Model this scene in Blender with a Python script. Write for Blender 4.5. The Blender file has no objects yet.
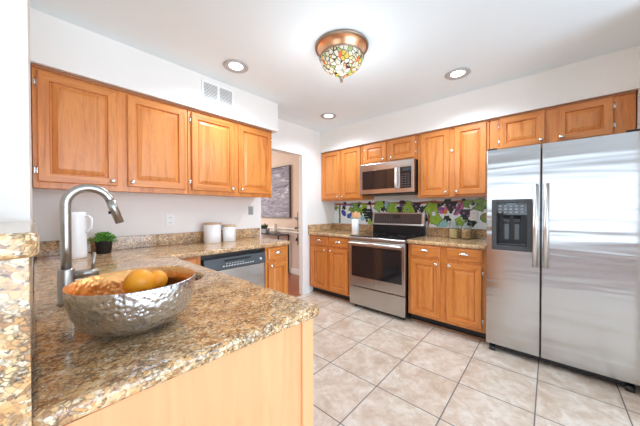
import bpy, bmesh, math, random
from mathutils import Vector, Matrix
random.seed(7)
PI = math.pi
SC = bpy.context.scene
COL = SC.collection

# ------------------------------------------------------------------ camera
cam_d = bpy.data.cameras.new('camera'); cam = bpy.data.objects.new('camera', cam_d); COL.objects.link(cam)
F = Vector((-0.66776553, 0.74429604, -0.0106116)); R = Vector((0.744352, 0.66778368, -0.0022476)); U = Vector((-0.00541338, 0.00939964, 0.99994117))
M = Matrix((R, U, -F)).transposed().to_4x4(); M.translation = Vector((2.68551914, -3.35821894, 1.23826987))
cam.matrix_world = M
cam_d.sensor_width = 36; cam_d.lens = 255.7425/640*36; cam_d.clip_start = .02
SC.camera = cam

# ------------------------------------------------------------------ exposure, sky, daylight through the windows, added dining fill
SC.view_settings.view_transform = 'Standard'; SC.view_settings.look = 'None'
SC.view_settings.exposure = 0.13; SC.view_settings.gamma = 1; SC.view_settings.use_curve_mapping = False
SC.cycles.use_denoising = True
SC.cycles.max_bounces = 10; SC.cycles.diffuse_bounces = 6; SC.cycles.caustics_reflective = False; SC.cycles.caustics_refractive = False
SC.cycles.sample_clamp_indirect = 6
w = bpy.data.worlds.new('world'); SC.world = w; w.use_nodes = True
w.node_tree.nodes['Background'].inputs[0].default_value = (.85, .93, 1, 1); w.node_tree.nodes['Background'].inputs[1].default_value = 1.0

def area(name, loc, rot, sx, sy, power, color=(1, 1, 1)):
    l = bpy.data.lights.new(name, 'AREA'); l.shape = 'RECTANGLE'; l.size = sx; l.size_y = sy; l.energy = power; l.color = color
    o = bpy.data.objects.new(name, l); COL.objects.link(o); o.location = loc; o.rotation_euler = rot
    return o
area('rear_window_daylight', (2.7, -8.06, 1.45), (PI/2, 0, 0), 5.0, 1.9, 54, (.80, .97, 1.18))
area('patio_door_daylight', (6.06, -2.75, 1.15), (0, PI/2, 0), 2.2, 3.4, 138, (.79, .97, 1.20))
area('dining_fill', (-3.15, -1.6, 1.5), (0, -PI/2, 0), 1.4, 1.8, 65, (1, .97, .93))  # added light to brighten the dining room; the wall here has no window

# ------------------------------------------------------------------ mesh helper
class MB:
    def __init__(s): s.v = []; s.f = []; s.m = []; s.s = []
    def add(s, vs, fs, mi=0, smooth=False):
        o = len(s.v); s.v += [tuple(v) for v in vs]
        for f in fs: s.f.append(tuple(i+o for i in f)); s.m.append(mi); s.s.append(smooth)
        return s
    def box(s, x0, x1, y0, y1, z0, z1, mi=0):
        vs = [(x, y, z) for z in (z0, z1) for y in (y0, y1) for x in (x0, x1)]
        return s.add(vs, [(0, 2, 3, 1), (4, 5, 7, 6), (0, 1, 5, 4), (2, 6, 7, 3), (0, 4, 6, 2), (1, 3, 7, 5)], mi)
    def cyl(s, p0, p1, r0, r1=None, n=24, mi=0, smooth=True):
        return s.tube([p0, p1], [r0, r0 if r1 is None else r1], n, mi, smooth)
    def tube(s, pts, rs, n=16, mi=0, smooth=True, caps=True):
        pts = [Vector(p) for p in pts]
        if not hasattr(rs, '__len__'): rs = [rs]*len(pts)
        vs = []; up = None
        for i, p in enumerate(pts):
            d = (pts[min(i+1, len(pts)-1)]-pts[max(i-1, 0)]).normalized()
            if up is None: up = d.orthogonal().normalized()
            up = (up-d*up.dot(d)).normalized(); b = d.cross(up)
            for k in range(n):
                a = 2*PI*k/n; vs.append(p+(up*math.cos(a)+b*math.sin(a))*rs[i])
        fs = []
        for i in range(len(pts)-1):
            for k in range(n):
                a = i*n+k; c = i*n+(k+1) % n; fs.append((a, c, c+n, a+n))
        s.add(vs, fs, mi, smooth)
        if caps:
            o = len(s.v)-len(vs); l = (len(pts)-1)*n
            s.f.append(tuple(o+k for k in reversed(range(n)))); s.m.append(mi); s.s.append(False)
            s.f.append(tuple(o+l+k for k in range(n))); s.m.append(mi); s.s.append(False)
        return s
    def lathe(s, prof, c=(0, 0, 0), n=48, mi=0, smooth=True, sx=1, sy=1):
        vs = []; fs = []
        for r, z in prof:
            for k in range(n):
                a = 2*PI*k/n; vs.append((c[0]+r*sx*math.cos(a), c[1]+r*sy*math.sin(a), c[2]+z))
        for i in range(len(prof)-1):
            for k in range(n):
                a = i*n+k; b = i*n+(k+1) % n; fs.append((a, b, b+n, a+n))
        return s.add(vs, fs, mi, smooth)
    def prism(s, poly, axis, a0, a1, mi=0):
        # poly: 2D points; axis 'x','y','z' is the extrusion axis
        n = len(poly)
        def P(p, a):
            return {'x': (a, p[0], p[1]), 'y': (p[0], a, p[1]), 'z': (p[0], p[1], a)}[axis]
        vs = [P(p, a0) for p in poly]+[P(p, a1) for p in poly]
        fs = [tuple(range(n))[::-1], tuple(range(n, 2*n))]+[(i, (i+1) % n, (i+1) % n+n, i+n) for i in range(n)]
        return s.add(vs, fs, mi)
    def build(s, name, mats, parent=None, bevel=None, seg=2, loc=None, weld=True):
        me = bpy.data.meshes.new(name); me.from_pydata(s.v, [], s.f)
        for m in (mats if isinstance(mats, (list, tuple)) else [mats]): me.materials.append(m)
        for p, mi, sm in zip(me.polygons, s.m, s.s): p.material_index = mi; p.use_smooth = sm
        bm = bmesh.new(); bm.from_mesh(me)
        if weld: bmesh.ops.remove_doubles(bm, verts=bm.verts, dist=1e-6)
        bmesh.ops.recalc_face_normals(bm, faces=bm.faces)
        bm.to_mesh(me); bm.free(); me.update()
        o = bpy.data.objects.new(name, me); COL.objects.link(o)
        if parent is not None: o.parent = parent
        if loc: o.location = loc
        if bevel:
            b = o.modifiers.new('bevel', 'BEVEL'); b.width = bevel; b.segments = seg; b.limit_method = 'ANGLE'; b.angle_limit = math.radians(40)
            b.harden_normals = False
        return o

def tag(o, label=None, cat=None, group=None, kind=None):
    if label: o['label'] = label
    if cat: o['category'] = cat
    if group: o['group'] = group
    if kind: o['kind'] = kind
    return o
def thing(name, label, cat, loc=(0, 0, 0), rz=0, group=None):
    o = bpy.data.objects.new(name, None); COL.objects.link(o); o.location = loc; o.rotation_euler = (0, 0, rz); o.empty_display_size = .1
    return tag(o, label, cat, group)
def struct(o): o['kind'] = 'structure'; return o

# ------------------------------------------------------------------ materials
def srgb(r, g, b):
    f = lambda c: (c/255/12.92) if c/255 <= .04045 else ((c/255+.055)/1.055)**2.4
    return (f(r), f(g), f(b), 1)
class NT:
    def __init__(s, name):
        s.mat = bpy.data.materials.new(name); s.mat.use_nodes = True; s.t = s.mat.node_tree
        s.b = s.t.nodes['Principled BSDF']
    def n(s, typ, **kw):
        nd = s.t.nodes.new(typ)
        for k, v in kw.items():
            if k.startswith('i_'):
                key = k[2:]; key = int(key) if key.isdigit() else key.replace('_', ' ')
                if hasattr(v, 'is_output') or isinstance(v, bpy.types.NodeSocket): s.t.links.new(v, nd.inputs[key])
                else: nd.inputs[key].default_value = v
            else: setattr(nd, k, v)
        return nd
    def link(s, a, b): s.t.links.new(a, b)
    def coord(s, scale=(1, 1, 1), kind='Object', rot=(0, 0, 0), rand=False):
        tc = s.n('ShaderNodeTexCoord'); mp = s.n('ShaderNodeMapping'); mp.inputs['Scale'].default_value = scale; mp.inputs['Rotation'].default_value = rot
        s.link(tc.outputs[kind], mp.inputs['Vector'])
        if rand:
            oi = s.n('ShaderNodeObjectInfo'); ml = s.n('ShaderNodeMath', operation='MULTIPLY'); ml.inputs[1].default_value = 37.
            s.link(oi.outputs['Random'], ml.inputs[0]); s.link(ml.outputs[0], mp.inputs['Location'])
        return mp.outputs['Vector']
    def noise(s, vec, scale, detail=4, rough=.5, dist=0):
        nd = s.n('ShaderNodeTexNoise'); nd.inputs['Scale'].default_value = scale; nd.inputs['Detail'].default_value = detail
        nd.inputs['Roughness'].default_value = rough; nd.inputs['Distortion'].default_value = dist
        s.link(vec, nd.inputs['Vector']); return nd.outputs['Fac']
    def ramp(s, fac, stops, interp='LINEAR'):
        nd = s.n('ShaderNodeValToRGB'); cr = nd.color_ramp; cr.interpolation = interp
        while len(cr.elements) > 1: cr.elements.remove(cr.elements[-1])
        cr.elements[0].position = stops[0][0]; cr.elements[0].color = stops[0][1]
        for p, c in stops[1:]:
            e = cr.elements.new(p); e.color = c
        s.link(fac, nd.inputs['Fac']); return nd.outputs['Color']
    def mix(s, fac, a, b, blend='MIX'):
        nd = s.n('ShaderNodeMix', data_type='RGBA', blend_type=blend)
        for sock, v in ((nd.inputs[0], fac), (nd.inputs[6], a), (nd.inputs[7], b)):
            if isinstance(v, bpy.types.NodeSocket): s.link(v, sock)
            else: sock.default_value = v
        return nd.outputs[2]
    def bump(s, h, strength=.3, dist=.002):
        nd = s.n('ShaderNodeBump'); nd.inputs['Strength'].default_value = strength; nd.inputs['Distance'].default_value = dist
        s.link(h, nd.inputs['Height']); s.link(nd.outputs['Normal'], s.b.inputs['Normal']); return nd
    def set(s, **kw):
        for k, v in kw.items():
            i = s.b.inputs[k.replace('_', ' ')]
            if isinstance(v, bpy.types.NodeSocket): s.link(v, i)
            else: i.default_value = v
        return s
def plain(name, col, rough=.5, metal=0, var=.04, scale=30, **kw):
    t = NT(name); v = t.coord()
    nf = t.noise(v, scale, 3)
    a = tuple(max(0, c*(1-var)) for c in col[:3])+(1,); b = tuple(min(1, c*(1+var)) for c in col[:3])+(1,)
    t.set(Base_Color=t.ramp(nf, [(.3, a), (.7, b)]), Roughness=rough, Metallic=metal)
    for k, val in kw.items(): t.b.inputs[k.replace('_', ' ')].default_value = val
    return t.mat
W_ = (1, 1, 1, 1); K_ = (0, 0, 0, 1)

def wood(name, light, dark, deep, horiz=False, rough=.38, gs=1.0):
    t = NT(name)
    sc = (1.2, 14, 14) if horiz else (14, 14, 1.2)
    v = t.coord(tuple(c*gs for c in sc), rand=True)
    n1 = t.noise(v, 1.3, 5, .6, 1.2); n2 = t.noise(v, 9, 3, .6)
    c = t.ramp(n1, [(.30, dark), (.5, light), (.72, tuple(min(1, x*1.12) for x in light[:3])+(1,))])
    p = t.ramp(n2, [(.36, W_), (.46, K_)])
    c = t.mix(t.mix(.22, K_, p), c, deep)
    oi = t.n('ShaderNodeObjectInfo'); rr = t.ramp(oi.outputs['Random'], [(0, (.92, .92, .92, 1)), (1, (1.0, 1.0, 1.0, 1))])
    c = t.mix(1.0, c, rr, 'MULTIPLY')
    t.set(Base_Color=c, Roughness=rough, Coat_Weight=.25, Coat_Roughness=.25)
    t.bump(n2, .08, .001)
    return t.mat
OAK = wood('oak', srgb(214, 134, 62), srgb(192, 106, 36), srgb(138, 72, 24))
OAKH = wood('oak_cross_grain', srgb(211, 131, 60), srgb(188, 103, 35), srgb(136, 70, 23), horiz=True)
OAKT = plain('oak_dark_trim', srgb(166, 104, 58), .5)
MAPLE = wood('peninsula_veneer', srgb(240, 172, 120), srgb(232, 163, 110), srgb(222, 148, 96), rough=.45, gs=.5)
SPOON = wood('spoon_wood', srgb(232, 176, 126), srgb(214, 150, 100), srgb(190, 120, 76), gs=3)
LIDW = wood('lid_wood', srgb(214, 180, 140), srgb(196, 158, 116), srgb(170, 130, 90), horiz=True, gs=3)
WALL = plain('wall_paint', srgb(236, 232, 226), .65, var=.012, scale=3)
CEIL = plain('ceiling_paint', srgb(236, 247, 252), .8, var=.01, scale=3)
WHITE = plain('white_trim_paint', srgb(240, 240, 238), .4, var=.01)
DINING = plain('dining_wall_paint', srgb(222, 198, 180), .7, var=.02, scale=3)
DINING2 = plain('dining_wainscot_paint', srgb(220, 203, 192), .6, var=.02, scale=3)
BLACK = plain('black_plastic', srgb(24, 24, 26), .35)
BGLASS = plain('black_glass', srgb(30, 30, 33), .06, Coat_Weight=.5)
DKGREY = plain('dark_grey_plastic', srgb(72, 78, 82), .3)
NICKEL = plain('brushed_nickel', (.44, .42, .39, 1), .33, 1)
KNOB = plain('polished_nickel_knob', (.82, .8, .77, 1), .22, 1)
CERAM = plain('white_ceramic', srgb(240, 240, 240), .18, var=.01)
PLASTW = plain('white_plastic', srgb(236, 236, 232), .35, var=.01)
PLATE = plain('grey_metal_plate', srgb(168, 172, 170), .4, .6)

def steel(name, col, rough, wob, wscale=(1.1, 1.1, 5.5), dist=.02):
    t = NT(name); v = t.coord(wscale)
    n = t.noise(v, 1.0, 2.0, .45, .4)
    v2 = t.coord((3, 3, 400)); g = t.noise(v2, 1, 2)
    t.set(Base_Color=t.ramp(g, [(.3, tuple(c*.95 for c in col[:3])+(1,)), (.7, col)]), Metallic=1., Roughness=rough)
    if wob: t.bump(n, wob, dist)
    return t.mat
STEEL = steel('stainless_steel', (.60, .58, .56, 1), .24, .12)
STEELF = steel('stainless_fridge_door', (.55, .545, .535, 1), .18, .34, (.8, .8, 7.0), .02)
STEELR = steel('stainless_range', (.55, .54, .52, 1), .28, .1)
BRIGHT = plain('bright_steel_handle', (.78, .78, .77, 1), .3, 1)

def granite(name, k=1.0):
    t = NT(name); v = t.coord((1.15, .85, 1.05), rot=(0, 0, math.radians(35)))
    dn = t.n('ShaderNodeTexNoise'); dn.inputs['Scale'].default_value = 45*k; dn.inputs['Detail'].default_value = 4; t.link(v, dn.inputs['Vector'])
    dv = t.n('ShaderNodeVectorMath', operation='MULTIPLY_ADD'); t.link(dn.outputs['Color'], dv.inputs[0]); dv.inputs[1].default_value = (.026/k,)*3; t.link(v, dv.inputs[2])
    vc = t.n('ShaderNodeTexVoronoi', feature='F1'); vc.inputs['Scale'].default_value = 118*k; t.link(dv.outputs[0], vc.inputs['Vector'])
    ve = t.n('ShaderNodeTexVoronoi', feature='DISTANCE_TO_EDGE'); ve.inputs['Scale'].default_value = 118*k; t.link(dv.outputs[0], ve.inputs['Vector'])
    se = t.n('ShaderNodeSeparateColor'); t.link(vc.outputs['Color'], se.inputs[0])
    cell = t.ramp(se.outputs[0], [(0, srgb(218, 162, 100)), (.3, srgb(230, 186, 130)), (.55, srgb(238, 206, 156)), (.78, srgb(240, 224, 194)), (.88, srgb(190, 140, 92)), (1, srgb(150, 112, 80))])
    a = t.noise(v, 60*k, 5, .65, .2); c = t.noise(v, 15*k, 4, .55, .4); b = t.noise(v, 130*k, 3, .6); g = t.noise(v, 5, 3, .5)
    base = t.mix(t.ramp(a, [(.34, (.8, .8, .8, 1)), (.48, K_)]), cell, srgb(134, 104, 78))
    edge = t.ramp(ve.outputs['Distance'], [(.03, (.8, .8, .8, 1)), (.20, K_)])
    patch = t.ramp(c, [(.40, (.1, .1, .1, 1)), (.56, W_)])
    base = t.mix(t.mix(1.0, edge, patch, 'MULTIPLY'), base, srgb(74, 60, 50))
    base = t.mix(t.ramp(b, [(.36, (.85, .85, .85, 1)), (.43, K_)]), base, srgb(66, 54, 48))
    base = t.mix(t.ramp(g, [(.4, K_), (.7, (.3, .3, .3, 1))]), base, srgb(196, 152, 112))
    t.set(Base_Color=base, Roughness=.09, Specular_IOR_Level=.5)
    return t.mat
GRAN = granite('granite')

def tilefloor():
    t = NT('ceramic_floor_tile'); tc = t.n('ShaderNodeTexCoord'); sp = t.n('ShaderNodeSeparateXYZ'); t.link(tc.outputs['Object'], sp.inputs[0])
    s = .41986
    outs = []; cells = []
    for ax, off in (('X', .9473), ('Y', -2.1847)):
        a = t.n('ShaderNodeMath', operation='SUBTRACT'); t.link(sp.outputs[ax], a.inputs[0]); a.inputs[1].default_value = off
        b = t.n('ShaderNodeMath', operation='DIVIDE'); t.link(a.outputs[0], b.inputs[0]); b.inputs[1].default_value = s
        fl = t.n('ShaderNodeMath', operation='FLOOR'); t.link(b.outputs[0], fl.inputs[0]); cells.append(fl.outputs[0])
        c = t.n('ShaderNodeMath', operation='PINGPONG'); t.link(b.outputs[0], c.inputs[0]); c.inputs[1].default_value = .5
        outs.append(c.outputs[0])
    mn = t.n('ShaderNodeMath', operation='MINIMUM'); t.link(outs[0], mn.inputs[0]); t.link(outs[1], mn.inputs[1])
    gr = t.ramp(mn.outputs[0], [(.0065, W_), (.0095, K_)])
    cv = t.n('ShaderNodeCombineXYZ'); t.link(cells[0], cv.inputs[0]); t.link(cells[1], cv.inputs[1])
    wn = t.n('ShaderNodeTexWhiteNoise'); t.link(cv.outputs[0], wn.inputs['Vector'])
    ad = t.n('ShaderNodeVectorMath', operation='MULTIPLY_ADD'); t.link(wn.outputs['Color'], ad.inputs[0]); ad.inputs[1].default_value = (9, 9, 9); t.link(tc.outputs['Object'], ad.inputs[2])
    n1 = t.noise(ad.outputs[0], 7, 6, .62, .8); n2 = t.noise(ad.outputs[0], 26, 5, .65, .4)
    c = t.ramp(n1, [(.32, srgb(190, 166, 144)), (.5, srgb(210, 192, 174)), (.62, srgb(220, 208, 194)), (.75, srgb(226, 218, 208))])
    c = t.mix(t.ramp(n2, [(.35, (.5, .5, .5, 1)), (.5, K_)]), c, srgb(184, 164, 144))
    c = t.mix(t.ramp(n2, [(.58, K_), (.7, (.5, .5, .5, 1))]), c, srgb(222, 217, 210))
    c = t.mix(gr, c, srgb(108, 100, 96))
    t.set(Base_Color=c, Roughness=t.mix(gr, (.34, .34, .34, 1), (.8, .8, .8, 1)))
    t.bump(t.mix(gr, W_, K_), .6, .002)
    return t.mat
TILE = tilefloor()
def woodfloor():
    t = NT('hardwood_floor'); v = t.coord((1, 1, 1))
    br = t.n('ShaderNodeTexBrick'); t.link(v, br.inputs['Vector']); br.inputs['Scale'].default_value = 1; br.inputs['Brick Width'].default_value = 1.1; br.inputs['Row Height'].default_value = .08
    br.inputs['Mortar Size'].default_value = .0012; br.inputs['Color1'].default_value = srgb(150, 84, 50); br.inputs['Color2'].default_value = srgb(134, 70, 40); br.inputs['Mortar'].default_value = srgb(70, 34, 20)
    g = t.noise(t.coord((2, 40, 2)), 1.5, 4)
    t.set(Base_Color=t.mix(.35, br.outputs['Color'], t.ramp(g, [(.3, srgb(120, 54, 26)), (.7, srgb(190, 104, 54))])), Roughness=.28)
    return t.mat
WOODF = woodfloor()

# ------------------------------------------------------------------ room shell
H = 2.455; WOOD_Y = -4.55
struct(MB().box(0, 6.0, WOOD_Y, 0, -.06, 0).build('floor', TILE))
struct(MB().box(0, 6.0, -8.0, WOOD_Y, -.06, 0).build('floor_family_room', WOODF))
struct(MB().box(-3.2, 0, -8.0, 0, -.06, 0).build('floor_dining', WOODF))
struct(MB().box(-3.3, 6.1, -8.1, .12, H, H+.1).build('ceiling', CEIL))
WL = MB().box(-.12, 0, -8.0, -1.47, 0, H).box(-.12, 0, -1.47, -.755, 2.045, H).box(-.065, 0, -.755, 0, 0, H)
struct(WL.build('wall_left', WALL))
struct(MB().box(0, 6.1, 0, .12, 0, H).build('wall_back', WALL))
struct(MB().box(-3.3, 0, 0, .12, 0, H).box(-3.3, -3.2, -8.0, 0, 0, H).build('wall_dining', DINING))
# dining wainscot, chair rail and baseboard
struct(MB().box(-3.2, -.066, -.008, 0, .10, .80).build('wall_dining_wainscot', DINING2))
struct(MB().box(-3.2, -.066, -.03, 0, .80, .825).box(-3.2, -.12, -.022, 0, .86, .885).build('trim_1', WHITE, bevel=.006))
struct(MB().box(-3.2, -.066, -.02, 0, 0, .105).build('baseboard_dining', WHITE, bevel=.005))
# right wall of the fridge alcove, its return and the far right wall with the patio door
struct(MB().box(3.175, 3.30, -1.0, 0, 0, H).build('wall_alcove', WALL))
struct(MB().box(3.30, 6.1, -1.0, -.88, 0, H).build('wall_alcove_return', WALL))
struct(MB().box(6.0, 6.1, -1.05, -.88, 0, H).box(6.0, 6.1, -8.1, -4.45, 0, H).box(6.0, 6.1, -4.45, -1.05, 2.3, H).build('wall_right', WALL))
struct(MB().box(-.12, .2, -8.1, -8.0, 0, H).box(5.2, 6.1, -8.1, -8.0, 0, H).box(.2, 5.2, -8.1, -8.0, 0, .5).box(.2, 5.2, -8.1, -8.0, 2.4, H).box(-3.3, -.12, -8.1, -8.0, 0, H).build('wall_rear', WALL))
wf = MB()
for x in (.2, 1.42, 2.67, 3.92, 5.15): wf.box(x, x+.05, -8.04, -7.98, .5, 2.4)
for z in (.5, 1.42, 2.35): wf.box(.2, 5.2, -8.04, -7.98, z, z+.05)
struct(wf.build('window_1', WHITE))
df = MB()
for y in (-4.45, -3.35, -2.22, -1.12): df.box(5.98, 6.04, y, y+.07, 0, 2.3)
for z in (0, 2.22): df.box(5.98, 6.04, -4.45, -1.05, z, z+.08)
struct(df.build('door_1', WHITE))
# wall at the near end of the kitchen, low bar wall and soffits
struct(MB().box(0, 1.50, -3.50, -3.368, 0, H).build('wall_near', WALL))
struct(MB().box(1.50, 2.085, -3.50, -3.3668, 0, 1.167).build('wall_bar', WALL))
struct(MB().box(0, .365, -3.368, -1.49, 2.139, H).build('wall_soffit_left', WALL))
struct(MB().box(0, 3.175, -.36, 0, 2.139, H).build('wall_soffit_back', WALL))
# door casing on the right jamb, baseboards
struct(MB().box(.0, .014, -.755, -.66, .0, 2.045).build('trim_2', WHITE, bevel=.004))
struct(MB().box(0, .02, -.66, -.615, 0, .11).build('baseboard_left', WHITE, bevel=.004))

# ------------------------------------------------------------------ cabinets
def door_mesh(x0, x1, z0, z1, yf, th=.02, fw=.056, raised=True):
    """raised panel door, front faces -y at yf-th"""
    m = MB(); f = yf-th
    def loop(i, y): return [(x0+i, y, z0+i), (x1-i, y, z0+i), (x1-i, y, z1-i), (x0+i, y, z1-i)]
    L = [loop(0, yf), loop(0, f+.004), loop(.005, f)]
    if raised: L += [loop(fw-.005, f), loop(fw, f+.013), loop(fw+.006, f+.0135), loop(fw+.010, f+.0095), loop(fw+.034, f+.002)]
    else: L = [loop(0, yf), loop(0, f+.009), loop(.004, f+.006), loop(.016, f+.001), loop(.02, f)]
    for k in range(len(L)-1):
        vs = L[k]+L[k+1]
        for e in range(4):
            fc = (e, (e+1) % 4, (e+1) % 4+4, e+4)
            m.add(vs, [fc], 1 if (k == 2 and raised and e in (0, 2)) else 0)
    m.add(L[-1], [(0, 1, 2, 3)], 0 if raised else 1); m.add(L[0], [(3, 2, 1, 0)])
    return m
def knob(parent, x, y, z):
    m = MB()
    pr = [(0, 0), (.006, 0), (.006, .010), (.009, .014), (.0145, .018), (.0155, .023), (.012, .027), (0, .029)]
    n = 20; vs = []; fs = []
    for r, d in pr:
        for k in range(n): vs.append((x+r*math.cos(2*PI*k/n), y-d, z+r*math.sin(2*PI*k/n)))
    for i in range(len(pr)-1):
        for k in range(n): fs.append((i*n+k, i*n+(k+1) % n, (i+1)*n+(k+1) % n, (i+1)*n+k))
    return m.add(vs, fs, 0, True).build('knob', KNOB, parent)
def cup_pull(parent, x, y, z):
    """half-round cup pull"""
    m = MB(); n = 12; w_ = .042; vs = []; fs = []
    for i in range(n+1):
        a = PI*i/n
        for j in range(7):
            b = PI/2*j/6
            vs.append((x-w_*math.cos(a), y-.024*math.sin(b)*max(.12, math.sin(a)), z-.010+.026*math.sin(a)*math.cos(b)+.0))
    for i in range(n):
        for j in range(6): fs.append((i*7+j, (i+1)*7+j, (i+1)*7+j+1, i*7+j+1))
    m.add(vs, fs, 0, True); m.box(x-w_-.004, x+w_+.004, y-.003, y, z-.012, z-.006)
    o = m.build('cup_pull', KNOB, parent); s = o.modifiers.new('thick', 'SOLIDIFY'); s.thickness = .002
    return o
def hinge(parent, x, y, z):
    return MB().cyl((x, y-.006, z-.024), (x, y-.006, z+.024), .005, n=10).box(x-.007, x+.007, y-.004, y, z-.018, z+.018).build('hinge', KNOB, parent)

def upper_cabinet(label, loc, rz, x0, x1, z0, z1, doors, depth=.325, group='oak wall cabinets', hooks=()):
    c = thing('wall_cabinet', label, 'cabinet', loc, rz, group)
    b = MB().box(x0+.001, x1-.001, -depth+.02, -.002, z0+.012, z1)
    b.box(x0+.001, x1-.001, -depth, -depth+.02, z0, z1)
    b.build('body', [OAK, OAKH], c, bevel=.002)
    MB().box(x0+.001, x1-.001, -depth-.012, -depth, z1-.018, z1).build('top_moulding', OAKT, c, bevel=.004)
    for d in doors:
        dx0, dx1, dz0, dz1, side = d[:5]
        dm = door_mesh(dx0, dx1, dz0, dz1, -depth).build('door', [OAK, OAKH], c)
        kx = dx1-.028 if side == 'r' else dx0+.028
        knob(dm, kx, -depth-.02, dz0+.032)
        hx = dx0-.008 if side == 'r' else dx1+.008
        if len(d) > 5 and d[5]:
            for hz in (dz0+.07, dz1-.07): hinge(c, hx, -depth, hz)
    for hx, hz in hooks:
        MB().cyl((hx, -depth, hz), (hx, -depth-.02, hz), .009, .012, n=14).build('cabinet_latch', PLASTW, c)
    return c
def base_cabinet(label, loc, rz, x0, x1, doors, drawers, depth=.605, toe=True, group='oak base cabinets', z1=.874):
    c = thing('base_cabinet', label, 'cabinet', loc, rz, group)
    MB().box(x0+.001, x1-.001, -depth+.02, -.002, .10, z1).box(x0+.001, x1-.001, -depth, -depth+.02, .10, z1).build('body', [OAK, OAKH], c, bevel=.002)
    if toe:
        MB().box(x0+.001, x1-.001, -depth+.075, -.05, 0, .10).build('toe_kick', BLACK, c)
        MB().box(x0+.001, x1-.001, -depth+.055, -depth+.074, 0, .022).build('shoe_moulding', plain('shoe_moulding_brown', srgb(132, 96, 68), .5), c, bevel=.006)
    for d in doors:
        dm = door_mesh(*d[:4], -depth).build('door', [OAK, OAKH], c)
        kx = d[1]-.03 if d[4] == 'r' else d[0]+.03
        knob(dm, kx, -depth-.02, d[3]-.028)
        if len(d) > 5 and d[5]:
            hx = d[0]-.008 if d[4] == 'r' else d[1]+.008
            for hz in (d[2]+.07, d[3]-.07): hinge(c, hx, -depth, hz)
    for d in drawers:
        dm = door_mesh(*d[:4], -depth, raised=False).build('drawer', [OAK, OAKH], c)
        cup_pull(dm, (d[0]+d[1])/2, -depth-.02, (d[2]+d[3])/2+.01)
    return c
ZT, ZB = 2.137, 1.382
# left wall: local x = world y - y0, fronts face +x
YL = -3.366
upper_cabinet('oak wall cabinet over the corner counter, nearest to the white pillar', (0, YL, 0), PI/2, 0, .905, ZB, ZT,
              [(.022, .413, 1.42, 2.105, 'r', 1), (.474, .882, 1.42, 2.105, 'l')])
upper_cabinet('oak wall cabinet above the white canisters and dishwasher, beside the doorway', (0, YL, 0), PI/2, .907, 1.812, ZB, ZT,
              [(.934, 1.345, 1.42, 2.105, 'r', 1), (1.392, 1.802, 1.42, 2.105, 'l', 1)])
# back wall uppers
upper_cabinet('narrow two-door oak wall cabinet in the corner left of the microwave', (0, 0, 0), 0, 0.004, .752, ZB, ZT,
              [(.02, .369, 1.405, 2.118, 'r'), (.408, .728, 1.405, 2.118, 'l')])
upper_cabinet('short oak wall cabinet directly above the microwave', (0, 0, 0), 0, .754, 1.522, 1.842, ZT,
              [(.79, 1.114, 1.866, 2.118, 'r', 1), (1.169, 1.490, 1.866, 2.118, 'l', 1)])
upper_cabinet('tall oak wall cabinet between the microwave and the refrigerator', (0, 0, 0), 0, 1.524, 2.236, ZB, ZT,
              [(1.561, 1.868, 1.405, 2.118, 'r'), (1.923, 2.212, 1.405, 2.118, 'l')], hooks=[(1.896, 1.884)])
upper_cabinet('wide short oak wall cabinet above the refrigerator', (0, 0, 0), 0, 2.238, 3.168, 1.80, ZT,
              [(2.322, 2.652, 1.828, 2.118, 'r', 1), (2.730, 3.052, 1.828, 2.118, 'l', 1)])
# back wall bases
base_cabinet('oak base cabinet with two drawers in the corner left of the range', (0, 0, 0), 0, .004, .762,
             [(.045, .358, .128, .705, 'r'), (.405, .718, .128, .705, 'l')], [(.045, .375, .735, .862), (.392, .722, .735, .862)])
base_cabinet('oak base cabinet with two drawers between the range and the refrigerator', (0, 0, 0), 0, 1.526, 2.262,
             [(1.558, 1.858, .128, .715, 'r'), (1.922, 2.226, .128, .715, 'l', 1)], [(1.556, 1.858, .745, .868), (1.922, 2.232, .745, .868)])
# left wall bases (dishwasher bay between)
base_cabinet('narrow oak base cabinet at the doorway end, right of the dishwasher', (0, YL, 0), PI/2, 1.517, 1.812,
             [(1.545, 1.787, .128, .715, 'l')], [(1.545, 1.787, .745, .862)])
base_cabinet('oak base cabinet filling the corner between peninsula and dishwasher', (0, YL, 0), PI/2, .66, .893,
             [(.70, .868, .128, .70, 'r')], [(.70, .868, .735, .862)])
# peninsula
pc = thing('peninsula_cabinet', 'peninsula base with pale wood end panel under the granite counter', 'cabinet', (0, 0, 0))
MB().box(.61, 2.060, -3.366, -2.760, .10, .58).box(.61, 1.0, -3.366, -2.760, .58, .874).box(1.50, 2.060, -3.366, -2.760, .58, .874).build('body', [OAK], pc)
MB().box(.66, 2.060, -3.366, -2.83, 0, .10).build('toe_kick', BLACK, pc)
MB().box(2.060, 2.076, -3.366, -2.775, 0, .874).build('end_panel', MAPLE, pc)
tag(MB().box(2.060, 2.084, -2.775, -2.722, 0, .874).build('corner_stile', MAPLE, pc, bevel=.004), 'pale corner post of the peninsula panel')

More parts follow.
